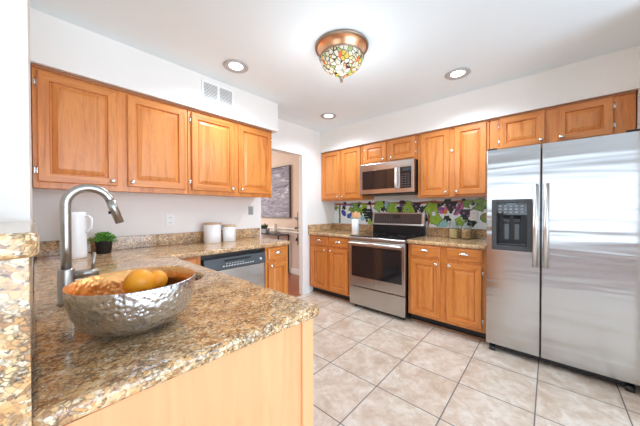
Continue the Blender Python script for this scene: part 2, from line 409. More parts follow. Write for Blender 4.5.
# ------------------------------------------------------------------ granite
def slab(name, poly, z0, z1, mat=GRAN, bevel=.014, hole=None):
    o = MB().prism(poly, 'z', z0, z1).build(name, mat)
    if hole:
        c = MB().prism(hole, 'z', z0-.05, z1+.05).build('cutter', mat)
        b = o.modifiers.new('cut', 'BOOLEAN'); b.operation = 'DIFFERENCE'; b.object = c; b.solver = 'EXACT'
        dg = bpy.context.evaluated_depsgraph_get(); me = bpy.data.meshes.new_from_object(o.evaluated_get(dg))
        o.modifiers.clear(); o.data = me; bpy.data.objects.remove(c)
    b = o.modifiers.new('bevel', 'BEVEL'); b.width = bevel; b.segments = 4; b.limit_method = 'ANGLE'; b.angle_limit = math.radians(40)
    for p in o.data.polygons: p.use_smooth = False
    return o
def rrect(x0, x1, y0, y1, r, n=6):
    pts = []
    for cx, cy, a0 in ((x1-r, y0+r, -PI/2), (x1-r, y1-r, 0), (x0+r, y1-r, PI/2), (x0+r, y0+r, PI)):
        for k in range(n+1):
            a = a0+PI/2*k/n; pts.append((cx+r*math.cos(a), cy+r*math.sin(a)))
    return pts
ct = slab('granite_countertop', [(.002, -3.366), (2.085, -3.366)]+[(2.085+.022*math.sin(a), -2.722+.022*(1-0)-.022+.022*math.cos(a)-.0) for a in (PI/2, PI/4, 0)]+[(.645, -2.700), (.645, -1.545), (.002, -1.545)], .876, .914,
          hole=rrect(1.02, 1.46, -3.20, -2.80, .09))
tag(ct, 'long L-shaped speckled granite countertop of the left wall and peninsula', 'countertop')
tag(MB().box(.002, .022, -3.366, -1.50, .9145, 1.022).build('backsplash', GRAN, bevel=.003), 'long low granite backsplash strip on the left wall behind the canisters', 'backsplash')
c2 = slab('granite_countertop', [(.002, -.002), (.002, -.645), (.766, -.645), (.766, -.002)], .876, .914, bevel=.012)
tag(c2, 'small granite countertop in the corner left of the range', 'countertop')
tag(MB().box(.002, .762, -.022, -.002, .9145, 1.022).box(.002, .022, -.64, -.022, .9145, 1.022).build('backsplash', GRAN, bevel=.003), 'short L-shaped granite backsplash strip in the corner behind the white crock', 'backsplash')
c3 = slab('granite_countertop', [(1.518, -.002), (1.518, -.645), (2.263, -.645), (2.263, -.002)], .876, .914, bevel=.012)
tag(c3, 'granite countertop between the range and the refrigerator', 'countertop')
tag(MB().box(1.520, 2.263, -.022, -.002, .9145, 1.022).build('backsplash', GRAN, bevel=.003), 'short granite backsplash strip behind the two glass jars', 'backsplash')
# raised bar
bt = slab('bar_top', [(1.502, -3.90), (2.112, -3.90), (2.112, -3.366), (2.100, -3.354), (1.502, -3.354)], 1.168, 1.206, bevel=.016)
tag(bt, 'raised granite bar ledge against the white pillar, at the left edge', 'bar top')
gp = MB().box(2.0855, 2.100, -3.90, -3.3645, .0, 1.168).box(1.502, 2.0855, -3.3668, -3.3645, .9145, 1.168).build('granite_end_slab', GRAN, bevel=.002)
tag(gp, 'upright granite panel cladding the bar end, under the bar ledge', 'granite panel')

# sink
sk = thing('kitchen_sink', 'undermount steel sink hidden behind the hammered bowl', 'sink', (1.24, -3.0, .875))
m = MB(); outer = rrect(-.235, .235, -.215, .215, .10); inner = rrect(-.215, .215, -.195, .195, .09); fl = rrect(-.19, .19, -.17, .17, .08); n = len(outer)
rings = [[(x, y, 0) for x, y in outer], [(x, y, 0) for x, y in inner], [(x, y, -.18) for x, y in fl]]
for a, b in ((0, 1), (1, 2)): m.add(rings[a]+rings[b], [(i, (i+1) % n, (i+1) % n+n, i+n) for i in range(n)], 0, a == 1)
m.add(rings[2], [tuple(range(n))])
o = m.build('basin', NICKEL, sk)
MB().cyl((0, 0, -.179), (0, 0, -.172), .04).build('drain', STEEL, sk)

# faucet
fa = thing('kitchen_faucet', 'tall brushed nickel gooseneck faucet at the left of the counter', 'faucet', (1.427, -3.287, .914))
MB().lathe([(0, 0), (.0245, 0), (.0245, .006), (.023, .009), (.023, .118), (.022, .121), (0, .121)]).build('base', NICKEL, fa)
ang = math.radians(92); dx, dy = math.cos(ang), math.sin(ang)
pts = [(0, 0, .12), (0, 0, .2), (0, 0, .3)]; Rr = .063
zc = .345
for k in range(0, 17):
    a = PI-math.radians(166)*k/16; rr = Rr
    pts.append((dx*(Rr+rr*math.cos(a)), dy*(Rr+rr*math.cos(a)), zc+rr*math.sin(a)))
MB().tube(pts, .0148, 20).build('spout', NICKEL, fa)
e = Vector(pts[-1]); d = (Vector(pts[-1])-Vector(pts[-2])).normalized(); d = d.normalized()
hd = MB().tube([e-d*.004, e+d*.03, e+d*.032, e+d*.088], [.0150, .0153, .0148, .0140], 20).build('spray_head', NICKEL, fa)
bp = e+d*.045-Vector((dx, dy, 0))*.014
MB().tube([bp, bp-Vector((dx, dy, 0))*.007], .006, 12).build('spray_button', BLACK, hd)
hv = MB().tube([(0, .02, .096), (0, .085, .096)], [.0150, .0150], 20)
hv.build('valve_hub', NICKEL, fa)
MB().tube([(0.001, .070, .108), (.001, .072, .130), (.001, .075, .170)], [.0050, .0048, .0048], 14).build('lever', NICKEL, fa)

# ------------------------------------------------------------------ bowl and fruit
def hammered(name, col, rough=.16, st=.8):
    t = NT(name); v = t.coord((1, 1, 1))
    vo = t.n('ShaderNodeTexVoronoi', feature='SMOOTH_F1'); vo.inputs['Scale'].default_value = 95; t.link(v, vo.inputs['Vector'])
    t.set(Base_Color=col, Metallic=1., Roughness=rough); t.bump(vo.outputs['Distance'], st, .005)
    return t.mat
HAM = hammered('hammered_steel', (.68, .70, .72, 1), .27); HAMI = hammered('hammered_inside_fruit_reflection', (.86, .46, .18, 1), .32, .4)  # inside: orange reflection of the fruit tinted into the metal colour
bw = thing('fruit_bowl', 'round hammered metal bowl with oranges on the peninsula counter', 'bowl', (1.816, -3.167, .914))
out = [(0, 0), (.058, 0), (.070, .002), (.098, .012), (.122, .032), (.138, .060), (.146, .094), (.150, .130)]
inn = [(.1475, .1315), (.1435, .094), (.1355, .061), (.1195, .034), (.096, .0145), (.068, .0045), (0, .0035)]
m = MB().lathe(out+[(.1490, .1325)], n=72, mi=0); m.lathe([(.1490, .1325)]+inn, n=72, mi=1)
m.build('shell', [HAM, HAMI], bw)
def orange_mat():
    t = NT('orange_peel'); v = t.coord(); nz = t.noise(v, 220, 2); lo = t.noise(v, 12, 3)
    t.set(Base_Color=t.ramp(lo, [(.3, srgb(254, 156, 30)), (.7, srgb(255, 180, 52))]), Roughness=.42); t.bump(nz, .15, .001); return t.mat
ORG = orange_mat()
def orange(x, y, z, r, label, rot=(0, 0, 0)):
    o = thing('orange', label, 'fruit', (x, y, z), 0, 'oranges in the hammered bowl'); o.rotation_euler = rot
    pr = []
    for k in range(25):
        a = -PI/2+PI*k/24; rr = r*math.cos(a); z_ = r*.95*math.sin(a)
        if k > 21: z_ -= (k-21)*.0012
        pr.append((max(rr, 0), z_))
    MB().lathe(pr, n=36).build('peel', ORG, o)
    MB().lathe([(0, .003), (.004, .002), (.005, 0), (0, -.001)], (0, 0, r*.95-.0035), n=10).build('stem_scar', plain('stem_green', srgb(120, 120, 50), .7), o)
orange(1.747, -3.101, 1.013, .034, 'orange at the back right of the bowl, closest to its far rim', (.9, .4, 0))
orange(1.797, -3.156, 1.027, .0405, 'large orange resting highest in the middle of the bowl', (2.4, -.6, 1))
orange(1.800, -3.236, .968, .036, 'orange low in the left of the bowl', (.3, 1.2, 0))
orange(1.880, -3.195, .962, .034, 'orange hidden low against the near side of the bowl', (2, .2, 0))
orange(1.858, -3.108, .962, .034, 'orange hidden low against the right side of the bowl', (2, 1.2, 0))

# ------------------------------------------------------------------ things on the left counter
pt = thing('pitcher', 'tall white pitcher behind the faucet', 'pitcher', (.270, -3.170, .914), math.radians(60))
MB().lathe([(0, 0), (.052, 0), (.056, .004), (.056, .03), (.054, .16), (.052, .29), (.054, .318), (.051, .318), (.049, .29), (.051, .16), (.052, .01), (0, .008)], n=40).build('body', CERAM, pt)
MB().tube([(.051, 0, .285), (.070, 0, .290), (.086, 0, .27), (.088, 0, .235), (.083, 0, .205), (.070, 0, .185), (.052, 0, .175)], [.007]*7, 12).build('handle', CERAM, pt)
MB().prism([(-.048, .30), (-.052, .318), (-.068, .322), (-.053, .285)], 'y', -.016, .016).build('spout', CERAM, pt, bevel=.006)
pl = thing('potted_plant', 'small green leafy plant in a black pot right of the white pitcher', 'potted plant', (.160, -3.010, .914))
MB().lathe([(0, 0), (.042, 0), (.044, .003), (.053, .09), (.055, .095), (.052, .097), (.049, .088), (0, .085)], n=32).build('pot', BLACK, pl)
LEAF = plain('leaf_green', srgb(98, 160, 62), .5, var=.35, scale=60)
fo = MB()
for i in range(260):
    a = random.uniform(0, 2*PI); el = random.uniform(.05, 1.35); rr = random.uniform(.03, .070)
    c = Vector((rr*1.05*math.cos(a)*math.cos(el), rr*1.12*math.sin(a)*math.cos(el), .088+rr*.95*math.sin(el)))
    d = (c-Vector((0, 0, .07))).normalized(); d = (d+Vector([random.uniform(-.5, .5) for _ in range(3)])).normalized()
    s_ = d.orthogonal().normalized(); nn = d.cross(s_); s_ = (Matrix.Rotation(random.uniform(0, 6), 3, d) @ s_); nn = d.cross(s_)
    L = random.uniform(.012, .020); W = L*.5
    ring = []
    for t_, w_, h_ in ((0, .1, 0), (.3, .9, .12), (.6, 1, .15), (.85, .6, .06), (1, .05, -.06)):
        ring.append((c+d*L*t_-s_*W*w_+nn*L*h_*.3, c+d*L*t_+nn*L*h_, c+d*L*t_+s_*W*w_+nn*L*h_*.3))
    for k in range(4):
        fo.add(list(ring[k])+list(ring[k+1]), [(0, 1, 4, 3), (1, 2, 5, 4)], 0, True)
fo.build('foliage', LEAF, pl, weld=False)
for i in range(7):
    a = i*.9; MB().tube([(0, 0, .08), (.02*math.cos(a), .02*math.sin(a), .11), (.045*math.cos(a), .045*math.sin(a), .135)], [.002, .0015, .001], 6).build('stem', LEAF, pl)
def canister(x, y, r, h, label):
    c = thing('canister', label, 'canister', (x, y, .914), 0, 'white canisters with wooden lids')
    m = MB().lathe([(0, 0), (r-.004, 0), (r, .004), (r, h-.004), (r-.003, h), (0, h)], n=48); m.build('body', CERAM, c)
    MB().lathe([(0, h+.0005), (r-.002, h+.0005), (r+.001, h+.004), (r+.001, h+.014), (r-.004, h+.018), (0, h+.018)], n=48).build('lid', LIDW, c)
    return c
canister(.125, -2.150, .083, .182, 'larger white canister with wooden lid, on the left')
canister(.160, -1.985, .066, .155, 'smaller white canister with wooden lid, on the right')

def outlet(name, label, cat, loc, rz, wd, ht, mat, kind):
    o = thing(name, label, cat, loc, rz)
    MB().box(-wd/2, wd/2, -.006, 0, -ht/2, ht/2).build('cover_plate', mat, o, bevel=.003)
    if kind == 'outlet':
        for z in (-.024, .024):
            m = MB().cyl((0, -.006, z), (0, -.008, z), .0165, n=20); r = m.build('socket', mat, o)
            MB().box(-.008, -.005, -.0088, -.0078, z-.006, z+.006).box(.005, .008, -.0088, -.0078, z-.006, z+.006).build('slot', DKGREY, r)
    else:
        MB().box(-.006, .006, -.016, -.006, -.012, .012).build('toggle', mat, o, bevel=.002)
    return o
outlet('wall_outlet', 'white double wall outlet above the left counter, left of the canisters', 'outlet', (0.001, -2.50, 1.148), PI/2, .075, .118, PLASTW, 'outlet')
outlet('wall_switch', 'grey metal switch plate on the wall next to the doorway', 'switch', (0.001, -1.620, 1.238), PI/2, .068, .10, PLATE, 'switch')

# ------------------------------------------------------------------ dishwasher
dw = thing('dishwasher', 'stainless dishwasher with dark control strip under the left counter', 'dishwasher', (0, -2.165, 0), PI/2)
MB().box(-.300, .300, -.585, -.03, .10, .868).build('tub', BLACK, dw)
MB().box(-.296, .296, -.625, -.586, .115, .735).build('door', STEEL, dw, bevel=.004)
cp = MB().prism([(-.586, .738), (-.640, .738), (-.645, .75), (-.634, .835), (-.586, .835)], 'x', -.296, .296).build('control_panel', DKGREY, dw, bevel=.003)
pk = MB()
for i in range(12): pk.box(-.14+i*.026, -.128+i*.026, -.6465, -.640, .762, .770)
for i in range(7): pk.box(-.11+i*.026, -.098+i*.026, -.6445, -.638, .782, .786)
pk.build('buttons', PLASTW, cp)
MB().box(-.13, .13, -.6395, -.60, .803, .819).build('pocket_handle', BLACK, cp, bevel=.003)
MB().cyl((.235, -.634, .785), (.235, -.652, .782), .010, n=16).build('indicator', PLASTW, cp)
MB().box(-.296, .296, -.56, -.52, .0, .105).build('kick_plate', BLACK, dw)

# ------------------------------------------------------------------ microwave
mw = thing('microwave', 'stainless over-the-range microwave with black door window', 'microwave', (0, 0, 0))
MB().box(.772, 1.514, -.385, -.004, 1.446, 1.8405).build('body', BLACK, mw, bevel=.004)
MB().box(.80, 1.49, -.37, -.03, 1.438, 1.446).build('bottom_grille', BLACK, mw)
d_ = MB(); d_.box(.772, 1.514, -.420, -.386, 1.450, 1.8405).build('door', STEEL, mw, bevel=.004)
wd = MB().box(.815, 1.272, -.4225, -.420, 1.508, 1.752).build('window', BGLASS, mw, bevel=.001)
MB().box(1.345, 1.482, -.4225, -.420, 1.500, 1.755).build('control_panel', BGLASS, mw, bevel=.001)
kp = MB()
for r_ in range(6):
    for c_ in range(3): kp.box(1.365+c_*.036, 1.389+c_*.036, -.4235, -.4225, 1.52+r_*.028, 1.533+r_*.028)
kp.build('keypad', DKGREY, mw); MB().box(1.37, 1.46, -.4235, -.4225, 1.705, 1.735).build('display', plain('display_glass', srgb(60, 70, 76), .1), mw)
MB().tube([(1.305, -.422, 1.50), (1.305, -.452, 1.515), (1.308, -.462, 1.57), (1.310, -.464, 1.63), (1.308, -.462, 1.69), (1.305, -.452, 1.745), (1.305, -.422, 1.76)], .0125, 14).build('handle', BRIGHT, mw)

# ------------------------------------------------------------------ range
rg = thing('range', 'freestanding stainless electric range with black glass cooktop', 'range', (0, 0, 0))
X0, X1 = .770, 1.514
MB().box(X0+.002, X1-.002, -.615, -.03, .045, .905).build('body', BLACK, rg)
MB().box(X0, X1, -.635, -.035, .905, .917).build('cooktop', BGLASS, rg, bevel=.003)
bn = MB()
for bx, by, br_ in ((.95, -.46, .10), (1.33, -.46, .085), (.95, -.2, .075), (1.33, -.2, .10)):
    bn.lathe([(br_-.004, .9172), (br_, .9175), (br_+.004, .9172)], (bx, by, 0), n=40)
bn.build('burner_rings', DKGREY, rg)
MB().prism([(-.616, .905), (-.655, .905), (-.662, .893), (-.662, .868), (-.616, .868)], 'x', X0, X1).build('front_lip', STEELR, rg, bevel=.003)
od = MB().box(X0+.002, X1-.002, -.660, -.617, .288, .862).build('oven_door', STEELR, rg, bevel=.004)
MB().box(.808, 1.476, -.6625, -.660, .408, .792).build('window', BGLASS, od, bevel=.002)
MB().cyl((1.142, -.6605, .350), (1.142, -.663, .350), .013, n=24).build('emblem', KNOB, od)
hb = MB().tube([(.800, -.705, .834), (1.484, -.705, .834)], .0135, 16)
for x in (.812, 1.472): hb.tube([(x, -.658, .834), (x, -.705, .834)], .011, 12)
hb.build('handle', BRIGHT, od)
MB().box(X0+.002, X1-.002, -.655, -.617, .050, .276).build('storage_drawer', STEELR, rg, bevel=.004)
ft = MB().box(X0+.02, X1-.02, -.60, -.04, .022, .045).build('plinth', BLACK, rg)
for x in (X0+.05, X1-.05):
    for y in (-.58, -.07): MB().cyl((x, y, 0), (x, y, .024), .016, .013, 12).build('foot', BLACK, rg)
MB().box(X0+.004, X1-.004, -.075, -.028, .917, 1.04).build('backguard_base', BLACK, rg, bevel=.003)
bg = MB().prism([(-.030, 1.035), (-.100, 1.035), (-.090, 1.06), (-.072, 1.205), (-.03, 1.205)], 'x', X0, X1).build('backguard', STEELR, rg, bevel=.004)
PANEL = plain('control_glass', srgb(78, 74, 74), .14)
MB().prism([(-.0915, 1.062), (-.0985, 1.058), (-.0795, 1.190), (-.0735, 1.190)], 'x', X0+.035, X1-.035).build('control_panel', PANEL, bg)
MB().prism([(-.093, 1.132), (-.0895, 1.128), (-.083, 1.166), (-.085, 1.170)], 'x', 1.10, 1.20).build('clock', BLACK, bg)
kk = MB()
for i in range(16):
    x = .84+i*.038
    if x > 1.08: continue
    kk.prism([(-.094, 1.085), (-.0958, 1.085), (-.0862, 1.150), (-.0845, 1.150)], 'x', x, x+.010)
kk.build('touch_marks', DKGREY, bg)

# ------------------------------------------------------------------ refrigerator
fr = thing('refrigerator', 'side-by-side stainless refrigerator with ice and water dispenser', 'refrigerator', (0, 0, 0))
FX0, FX1, FS = 2.270, 3.145, 2.636
FSIDE = plain('fridge_side_grey', srgb(92, 92, 94), .45)
MB().box(FX0+.008, FX1-.008, -.615, -.03, .055, 1.745).build('body', FSIDE, fr, bevel=.004)
# freezer door with the dispenser opening
m = MB(); xs = [FX0, 2.345, 2.552, FS-.004]; zs = [.065, .938, 1.205, 1.76]; yf, yb = -.690, -.622
for i in range(3):
    for j in range(3):
        if i == 1 and j == 1: continue
        q = lambda y: [(xs[i], y, zs[j]), (xs[i+1], y, zs[j]), (xs[i+1], y, zs[j+1]), (xs[i], y, zs[j+1])]
        m.add(q(yf), [(0, 1, 2, 3)]); m.add(q(yb), [(3, 2, 1, 0)])
pa = [(xs[0], zs[0]), (xs[1], zs[0]), (xs[2], zs[0]), (xs[3], zs[0]), (xs[3], zs[1]), (xs[3], zs[2]), (xs[3], zs[3]), (xs[2], zs[3]), (xs[1], zs[3]), (xs[0], zs[3]), (xs[0], zs[2]), (xs[0], zs[1])]
pb = [(xs[1], zs[1]), (xs[2], zs[1]), (xs[2], zs[2]), (xs[1], zs[2])]
for P_ in (pa, pb):
    nn_ = len(P_)
    for k in range(nn_):
        a, b = P_[k], P_[(k+1) % nn_]; m.add([(a[0], yf, a[1]), (b[0], yf, b[1]), (b[0], yb, b[1]), (a[0], yb, a[1])], [(0, 1, 2, 3)])
fd = m.build('freezer_door', STEELF, fr, bevel=.006, seg=3)
rd = MB().box(FS+.004, FX1, yf, yb, .065, 1.76).build('fridge_door', STEELF, fr, bevel=.006, seg=3)
m = MB().tube([(2.604, -.7385, .790), (2.604, -.7385, 1.440)], .0175, 16)
for z in (.812, 1.418): m.tube([(2.604, -.688, z), (2.604, -.7385, z)], .011, 12)
m.build('handle', BRIGHT, fd)
m = MB().tube([(2.668, -.7385, .790), (2.668, -.7385, 1.440)], .0175, 16)
for z in (.812, 1.418): m.tube([(2.668, -.688, z), (2.668, -.7385, z)], .011, 12)
m.build('handle', BRIGHT, rd)
# dispenser: dark frame, glossy panel, recess with paddles
DFR = plain('dispenser_frame_grey', srgb(66, 68, 70), .4)
PADDLE = plain('paddle_grey', srgb(96, 104, 108), .3, .4)
dp = MB()
dp.box(2.311, 2.345, -.702, -.691, .897, 1.325); dp.box(2.552, 2.588, -.702, -.691, .897, 1.325)
dp.box(2.345, 2.552, -.702, -.691, .897, .938); dp.box(2.345, 2.552, -.702, -.691, 1.300, 1.325)
df_ = dp.build('dispenser_frame', DFR, fd, bevel=.003)
cpn = MB().box(2.345, 2.552, -.699, -.691, 1.195, 1.300).build('dispenser_controls', BGLASS, fd, bevel=.001)
ic = MB()
for i in range(5):
    for j in range(3):
        ic.box(2.362+i*.037, 2.380+i*.037, -.700, -.699, 1.212+j*.026, 1.224+j*.026)
ic.build('touch_icons', plain('icon_grey', srgb(150, 155, 158), .4), cpn)
MB().box(2.415, 2.480, -.7005, -.699, 1.272, 1.294).build('display', plain('blue_grey_display', srgb(84, 98, 104), .15), cpn)
rc = MB()
rc.box(2.3455, 2.5515, -.6305, -.6235, .939, 1.204)            # back
rc.box(2.3455, 2.3525, -.688, -.6305, .939, 1.204); rc.box(2.5445, 2.5515, -.688, -.6305, .939, 1.204)
rc.box(2.3525, 2.5445, -.688, -.6305, .939, .946); rc.box(2.3525, 2.5445, -.688, -.6305, 1.196, 1.204)
rc.build('dispenser_recess', BLACK, fd)
for x in (2.410, 2.482):
    MB().prism([(-.6305, 1.19), (-.664, 1.16), (-.655, 1.135), (-.6305, 1.13)], 'x', x-.024, x+.024).build('spout_cover', DKGREY, fd, bevel=.003)
    MB().box(x-.018, x+.018, -.642, -.634, .985, 1.12).build('paddle', PADDLE, fd, bevel=.004)
MB().box(2.356, 2.541, -.686, -.634, .9465, .953).build('drip_tray', DKGREY, fd)
MB().box(FX0+.02, FX1-.02, -.650, -.06, .020, .058).build('base_grille', BLACK, fr, bevel=.004)
for x in (FX0+.045, FX1-.045):
    MB().cyl((x-.02, -.665, .022), (x+.02, -.665, .022), .022, n=18).build('roller', BLACK, fr)
for x in (FX0+.04, FX1-.04): MB().box(x-.035, x+.035, -.67, -.58, 1.7605, 1.778).build('hinge_cap', BLACK, fr, bevel=.006)

# ------------------------------------------------------------------ tile mural with vine, grapes, leaves and butterflies
MC = {'bg': srgb(236, 247, 252), 'branch': srgb(160, 92, 58), 'trunk': srgb(110, 116, 62), 'leaf': srgb(120, 168, 56), 'lime': srgb(158, 200, 74), 'dark': srgb(30, 52, 44), 'grape': srgb(52, 42, 56),
      'blue': srgb(44, 68, 156), 'pink': srgb(206, 110, 164), 'purple': srgb(132, 96, 156), 'orange': srgb(206, 142, 70), 'teal': srgb(150, 205, 205)}
keys = list(MC); mmats = [plain('mural_'+k, MC[k], .25, var=.15 if k != 'bg' else .03, scale=25) for k in keys]
mu = MB(); mu.box(.003, 2.262, -.007, -.001, 1.0225, 1.374, 0)
lay = [.0072]
def flat(pts, col):
    y = -lay[0]; lay[0] += .000003
    cx = sum(p[0] for p in pts)/len(pts); cz = sum(p[1] for p in pts)/len(pts)
    pts = [(min(2.258, max(.006, p[0])), min(1.371, max(1.026, p[1]))) for p in pts]
    n = len(pts); vs = [(cx, y, cz)]+[(p[0], y, p[1]) for p in pts]
    mu.add(vs, [(0, 1+(k+1) % n, 1+k) for k in range(n)], keys.index(col))
def blob(x, z, r, col, n=12, sx=1, sz=1, rot=0):
    flat([(x+r*(sx*math.cos(2*PI*k/n)*math.cos(rot)-sz*math.sin(2*PI*k/n)*math.sin(rot)), z+r*(sx*math.cos(2*PI*k/n)*math.sin(rot)+sz*math.sin(2*PI*k/n)*math.cos(rot))) for k in range(n)], col)
def vleaf(x, z, r, col, rot=0, vein='dark'):
    P_ = []
    for k in range(30):
        a = 2*PI*k/30; q = 1-.28*abs(math.sin(2.5*(a)))**.7+.10*math.cos(a*15)*.4
        if abs(a-PI) < .25: q *= .5
        P_.append((x+r*q*math.cos(a+rot), z+r*q*math.sin(a+rot)))
    flat([(p[0]*1.0+(p[0]-x)*.10, p[1]+(p[1]-z)*.10) for p in P_], vein); flat(P_, col)
    for t_ in (-.9, 0, .9):
        ex, ez = x+r*.75*math.cos(rot+t_), z+r*.75*math.sin(rot+t_); bx, bz = x-r*.4*math.cos(rot), z-r*.4*math.sin(rot)
        px_, pz_ = -(ez-bz), ex-bx; l_ = math.hypot(px_, pz_); px_ *= .0022/l_; pz_ *= .0022/l_
        flat([(bx+px_, bz+pz_), (bx-px_, bz-pz_), (ex, ez)], 'leaf' if col == 'lime' else 'dark')
def cluster(x, z, w_, h_, col, nrow=5):
    for r_ in range(nrow):
        k = nrow-r_; rr = w_/(nrow*1.8)
        for i in range(k):
            blob(x+(i-(k-1)/2)*rr*1.7, z-r_*h_/nrow, rr*1.12, 'dark', 10); blob(x+(i-(k-1)/2)*rr*1.7, z-r_*h_/nrow, rr*.85, col if (2*i+3*r_) % 5 else 'purple' if col == 'grape' else col, 10)
def path(pts, w0, col):
    for (x0, z0), (x1, z1) in zip(pts, pts[1:]):
        dx_, dz_ = x1-x0, z1-z0; l_ = math.hypot(dx_, dz_); a, b = -dz_/l_*w0/2, dx_/l_*w0/2
        flat([(x0+a, z0+b), (x0-a, z0-b), (x1-a, z1-b), (x1+a, z1+b)], col)
path([(x*.1, 1.334+.006*math.sin(x*1.7)) for x in range(0, 24)], .032, 'branch')
vleaf(.37, 1.20, .05, 'leaf', 1); vleaf(.50, 1.19, .055, 'dark', 2); vleaf(1.66, 1.28, .05, 'dark', 3); blob(.56, 1.12, .045, 'teal'); blob(.40, 1.12, .05, 'teal', sx=1.5); blob(1.70, 1.07, .05, 'teal', sx=1.6); blob(.95, 1.30, .05, 'teal')

path([(.115, 1.02), (.118, 1.15), (.112, 1.25), (.12, 1.33)], .036, 'trunk')
path([(.725, 1.02), (.72, 1.2), (.69, 1.33)], .022, 'branch'); path([(1.535, 1.02), (1.54, 1.2), (1.52, 1.33)], .020, 'branch')
for x in (.2, .5, .95, 1.25, 1.6, 2.0): path([(x+.03*math.cos(k*.7), 1.345+.02*math.sin(k*.7)) for k in range(7)], .006, 'dark')
blob(.22, 1.33, .03, 'purple', sx=1.6); blob(.34, 1.325, .025, 'purple', sx=2)
vleaf(.045, 1.275, .045, 'leaf', 2.5); vleaf(.20, 1.275, .042, 'dark', 1)
blob(.20, 1.19, .042, 'blue'); blob(.175, 1.215, .03, 'blue'); blob(.22, 1.165, .03, 'blue', 5); blob(.30, 1.145, .040, 'blue'); blob(.33, 1.17, .026, 'blue')
blob(.33, 1.26, .03, 'leaf', sx=1.5, rot=.7)
vleaf(.45, 1.275, .10, 'leaf', 3.6); vleaf(.57, 1.275, .080, 'lime', -.6); vleaf(.53, 1.215, .045, 'leaf', 2.)
cluster(.63, 1.24, .17, .20, 'dark', 5); cluster(.71, 1.18, .15, .15, 'dark', 4); vleaf(.69, 1.06, .050, 'lime', 4)
blob(.68, 1.345, .028, 'grape', 8)
random.seed(11)
for k in range(34):
    x_ = .16+k*.062+random.uniform(-.02, .02)
    if .85 < x_ < 2.2 or k % 2: vleaf(x_, random.uniform(1.20, 1.36) if .7 < x_ < 1.5 else random.uniform(1.24, 1.36), random.uniform(.022, .038), random.choice(['dark', 'dark', 'leaf', 'grape']), random.uniform(0, 6))
vleaf(.84, 1.300, .095, 'lime', 2.2); vleaf(.90, 1.255, .042, 'dark', 5); vleaf(1.05, 1.262, .10, 'lime', 3.4)
cluster(1.155, 1.27, .10, .09, 'dark', 3); blob(1.19, 1.352, .032, 'grape', 8, sx=1.3); cluster(1.19, 1.31, .085, .06, 'purple', 3)
vleaf(1.29, 1.272, .10, 'lime', .5); vleaf(1.22, 1.235, .035, 'lime', 3)
cluster(1.38, 1.32, .13, .13, 'grape', 4); vleaf(1.45, 1.25, .045, 'dark', 0); vleaf(1.475, 1.17, .050, 'dark', 4.8); blob(1.50, 1.12, .035, 'grape', 8)
vleaf(1.575, 1.255, .098, 'lime', 2); vleaf(1.62, 1.125, .088, 'lime', 5)
def butterfly(x, z, s_, rot):
    for sx_, c_ in ((-1, 'purple'), (1, 'pink')):
        blob(x+sx_*s_*.45*math.cos(rot), z+s_*.22, s_*.58, c_, 12, sx=1.1, sz=.72, rot=rot+sx_*.5)
        blob(x+sx_*s_*.35*math.cos(rot), z-s_*.32, s_*.40, 'pink' if sx_ < 0 else 'orange', 10, sx=.9, rot=rot-sx_*.5)
    path([(x, z-s_*.5), (x, z+s_*.5)], s_*.12, 'dark')
butterfly(1.715, 1.235, .068, .2)
cluster(1.80, 1.325, .15, .14, 'grape', 5); vleaf(1.765, 1.345, .05, 'dark', 2)
blob(1.895, 1.255, .07, 'pink', 12, sx=.55, sz=1.35, rot=-.55); blob(1.872, 1.235, .03, 'purple', 10, sx=.6, sz=2.4, rot=-.55); path([(1.83, 1.19), (1.93, 1.34)], .010, 'dark')
vleaf(1.755, 1.135, .042, 'dark', 1); blob(1.79, 1.12, .02, 'dark', 5)
cluster(1.955, 1.23, .15, .15, 'grape', 5); vleaf(1.975, 1.31, .055, 'leaf', 2.6); vleaf(2.10, 1.30, .085, 'leaf', 0); vleaf(2.17, 1.31, .05, 'lime', 1)
vleaf(1.90, 1.105, .060, 'lime', 4); vleaf(2.02, 1.095, .055, 'dark', 5)
blob(2.165, 1.15, .055, 'dark', 14, sx=1.15); blob(2.165, 1.152, .047, 'leaf', 14, sx=1.15); blob(2.175, 1.165, .03, 'orange', 10, sx=1.2)
mo = mu.build('tile_mural', mmats, weld=False); tag(mo, 'colourful vine, leaf and butterfly tile mural on the backsplash', 'mural')

outlet('wall_outlet', 'white outlet set in the tile mural near the refrigerator', 'outlet', (2.043, -.0105, 1.175), 0, .075, .118, PLASTW, 'outlet')

# ------------------------------------------------------------------ crock with spoons, glass jars
ck = thing('utensil_crock', 'white crock holding wooden utensils, left of the range', 'crock', (.690, -.405, .914))
MB().lathe([(0, 0), (.046, 0), (.049, .003), (.052, .198), (.050, .2), (.047, .195), (.044, .012), (0, .01)], n=36).build('body', CERAM, ck)
def spoon(name, label, cat, bx, by, ang, tilt, L, hw, hl):
    o = thing(name, label, cat, (.690+bx, -.405+by, .926), ang, 'wooden utensils in the white crock'); o.rotation_euler = (0, tilt, ang)
    MB().tube([(0, 0, 0), (0, 0, L-hl*.8)], [.005, .006], 10).build('handle', SPOON, o)
    vs = []; fs = []; n = 14; m = MB()
    for k in range(9):
        t_ = k/8; ww = hw*math.sin(PI*min(.97, .1+t_*.87))**.6
        for j in range(n):
            a = 2*PI*j/n; vs.append((ww*math.cos(a), .006*math.sin(a)*(1-.2*t_), L-hl+hl*t_))
    for k in range(8):
        for j in range(n): fs.append((k*n+j, k*n+(j+1) % n, (k+1)*n+(j+1) % n, (k+1)*n+j))
    fs += [tuple(range(n)), tuple(range(8*n, 9*n))[::-1]]
    m.add(vs, fs, 0, True).build('head', SPOON, o)
spoon('wooden_spoon', 'wooden spoon leaning to the left in the white crock', 'spoon', -.008, 0, PI*.95, .11, .285, .026, .085)
spoon('wooden_spoon', 'wooden spoon upright in the middle of the white crock', 'spoon', 0, -.006, .3, .04, .30, .025, .085)
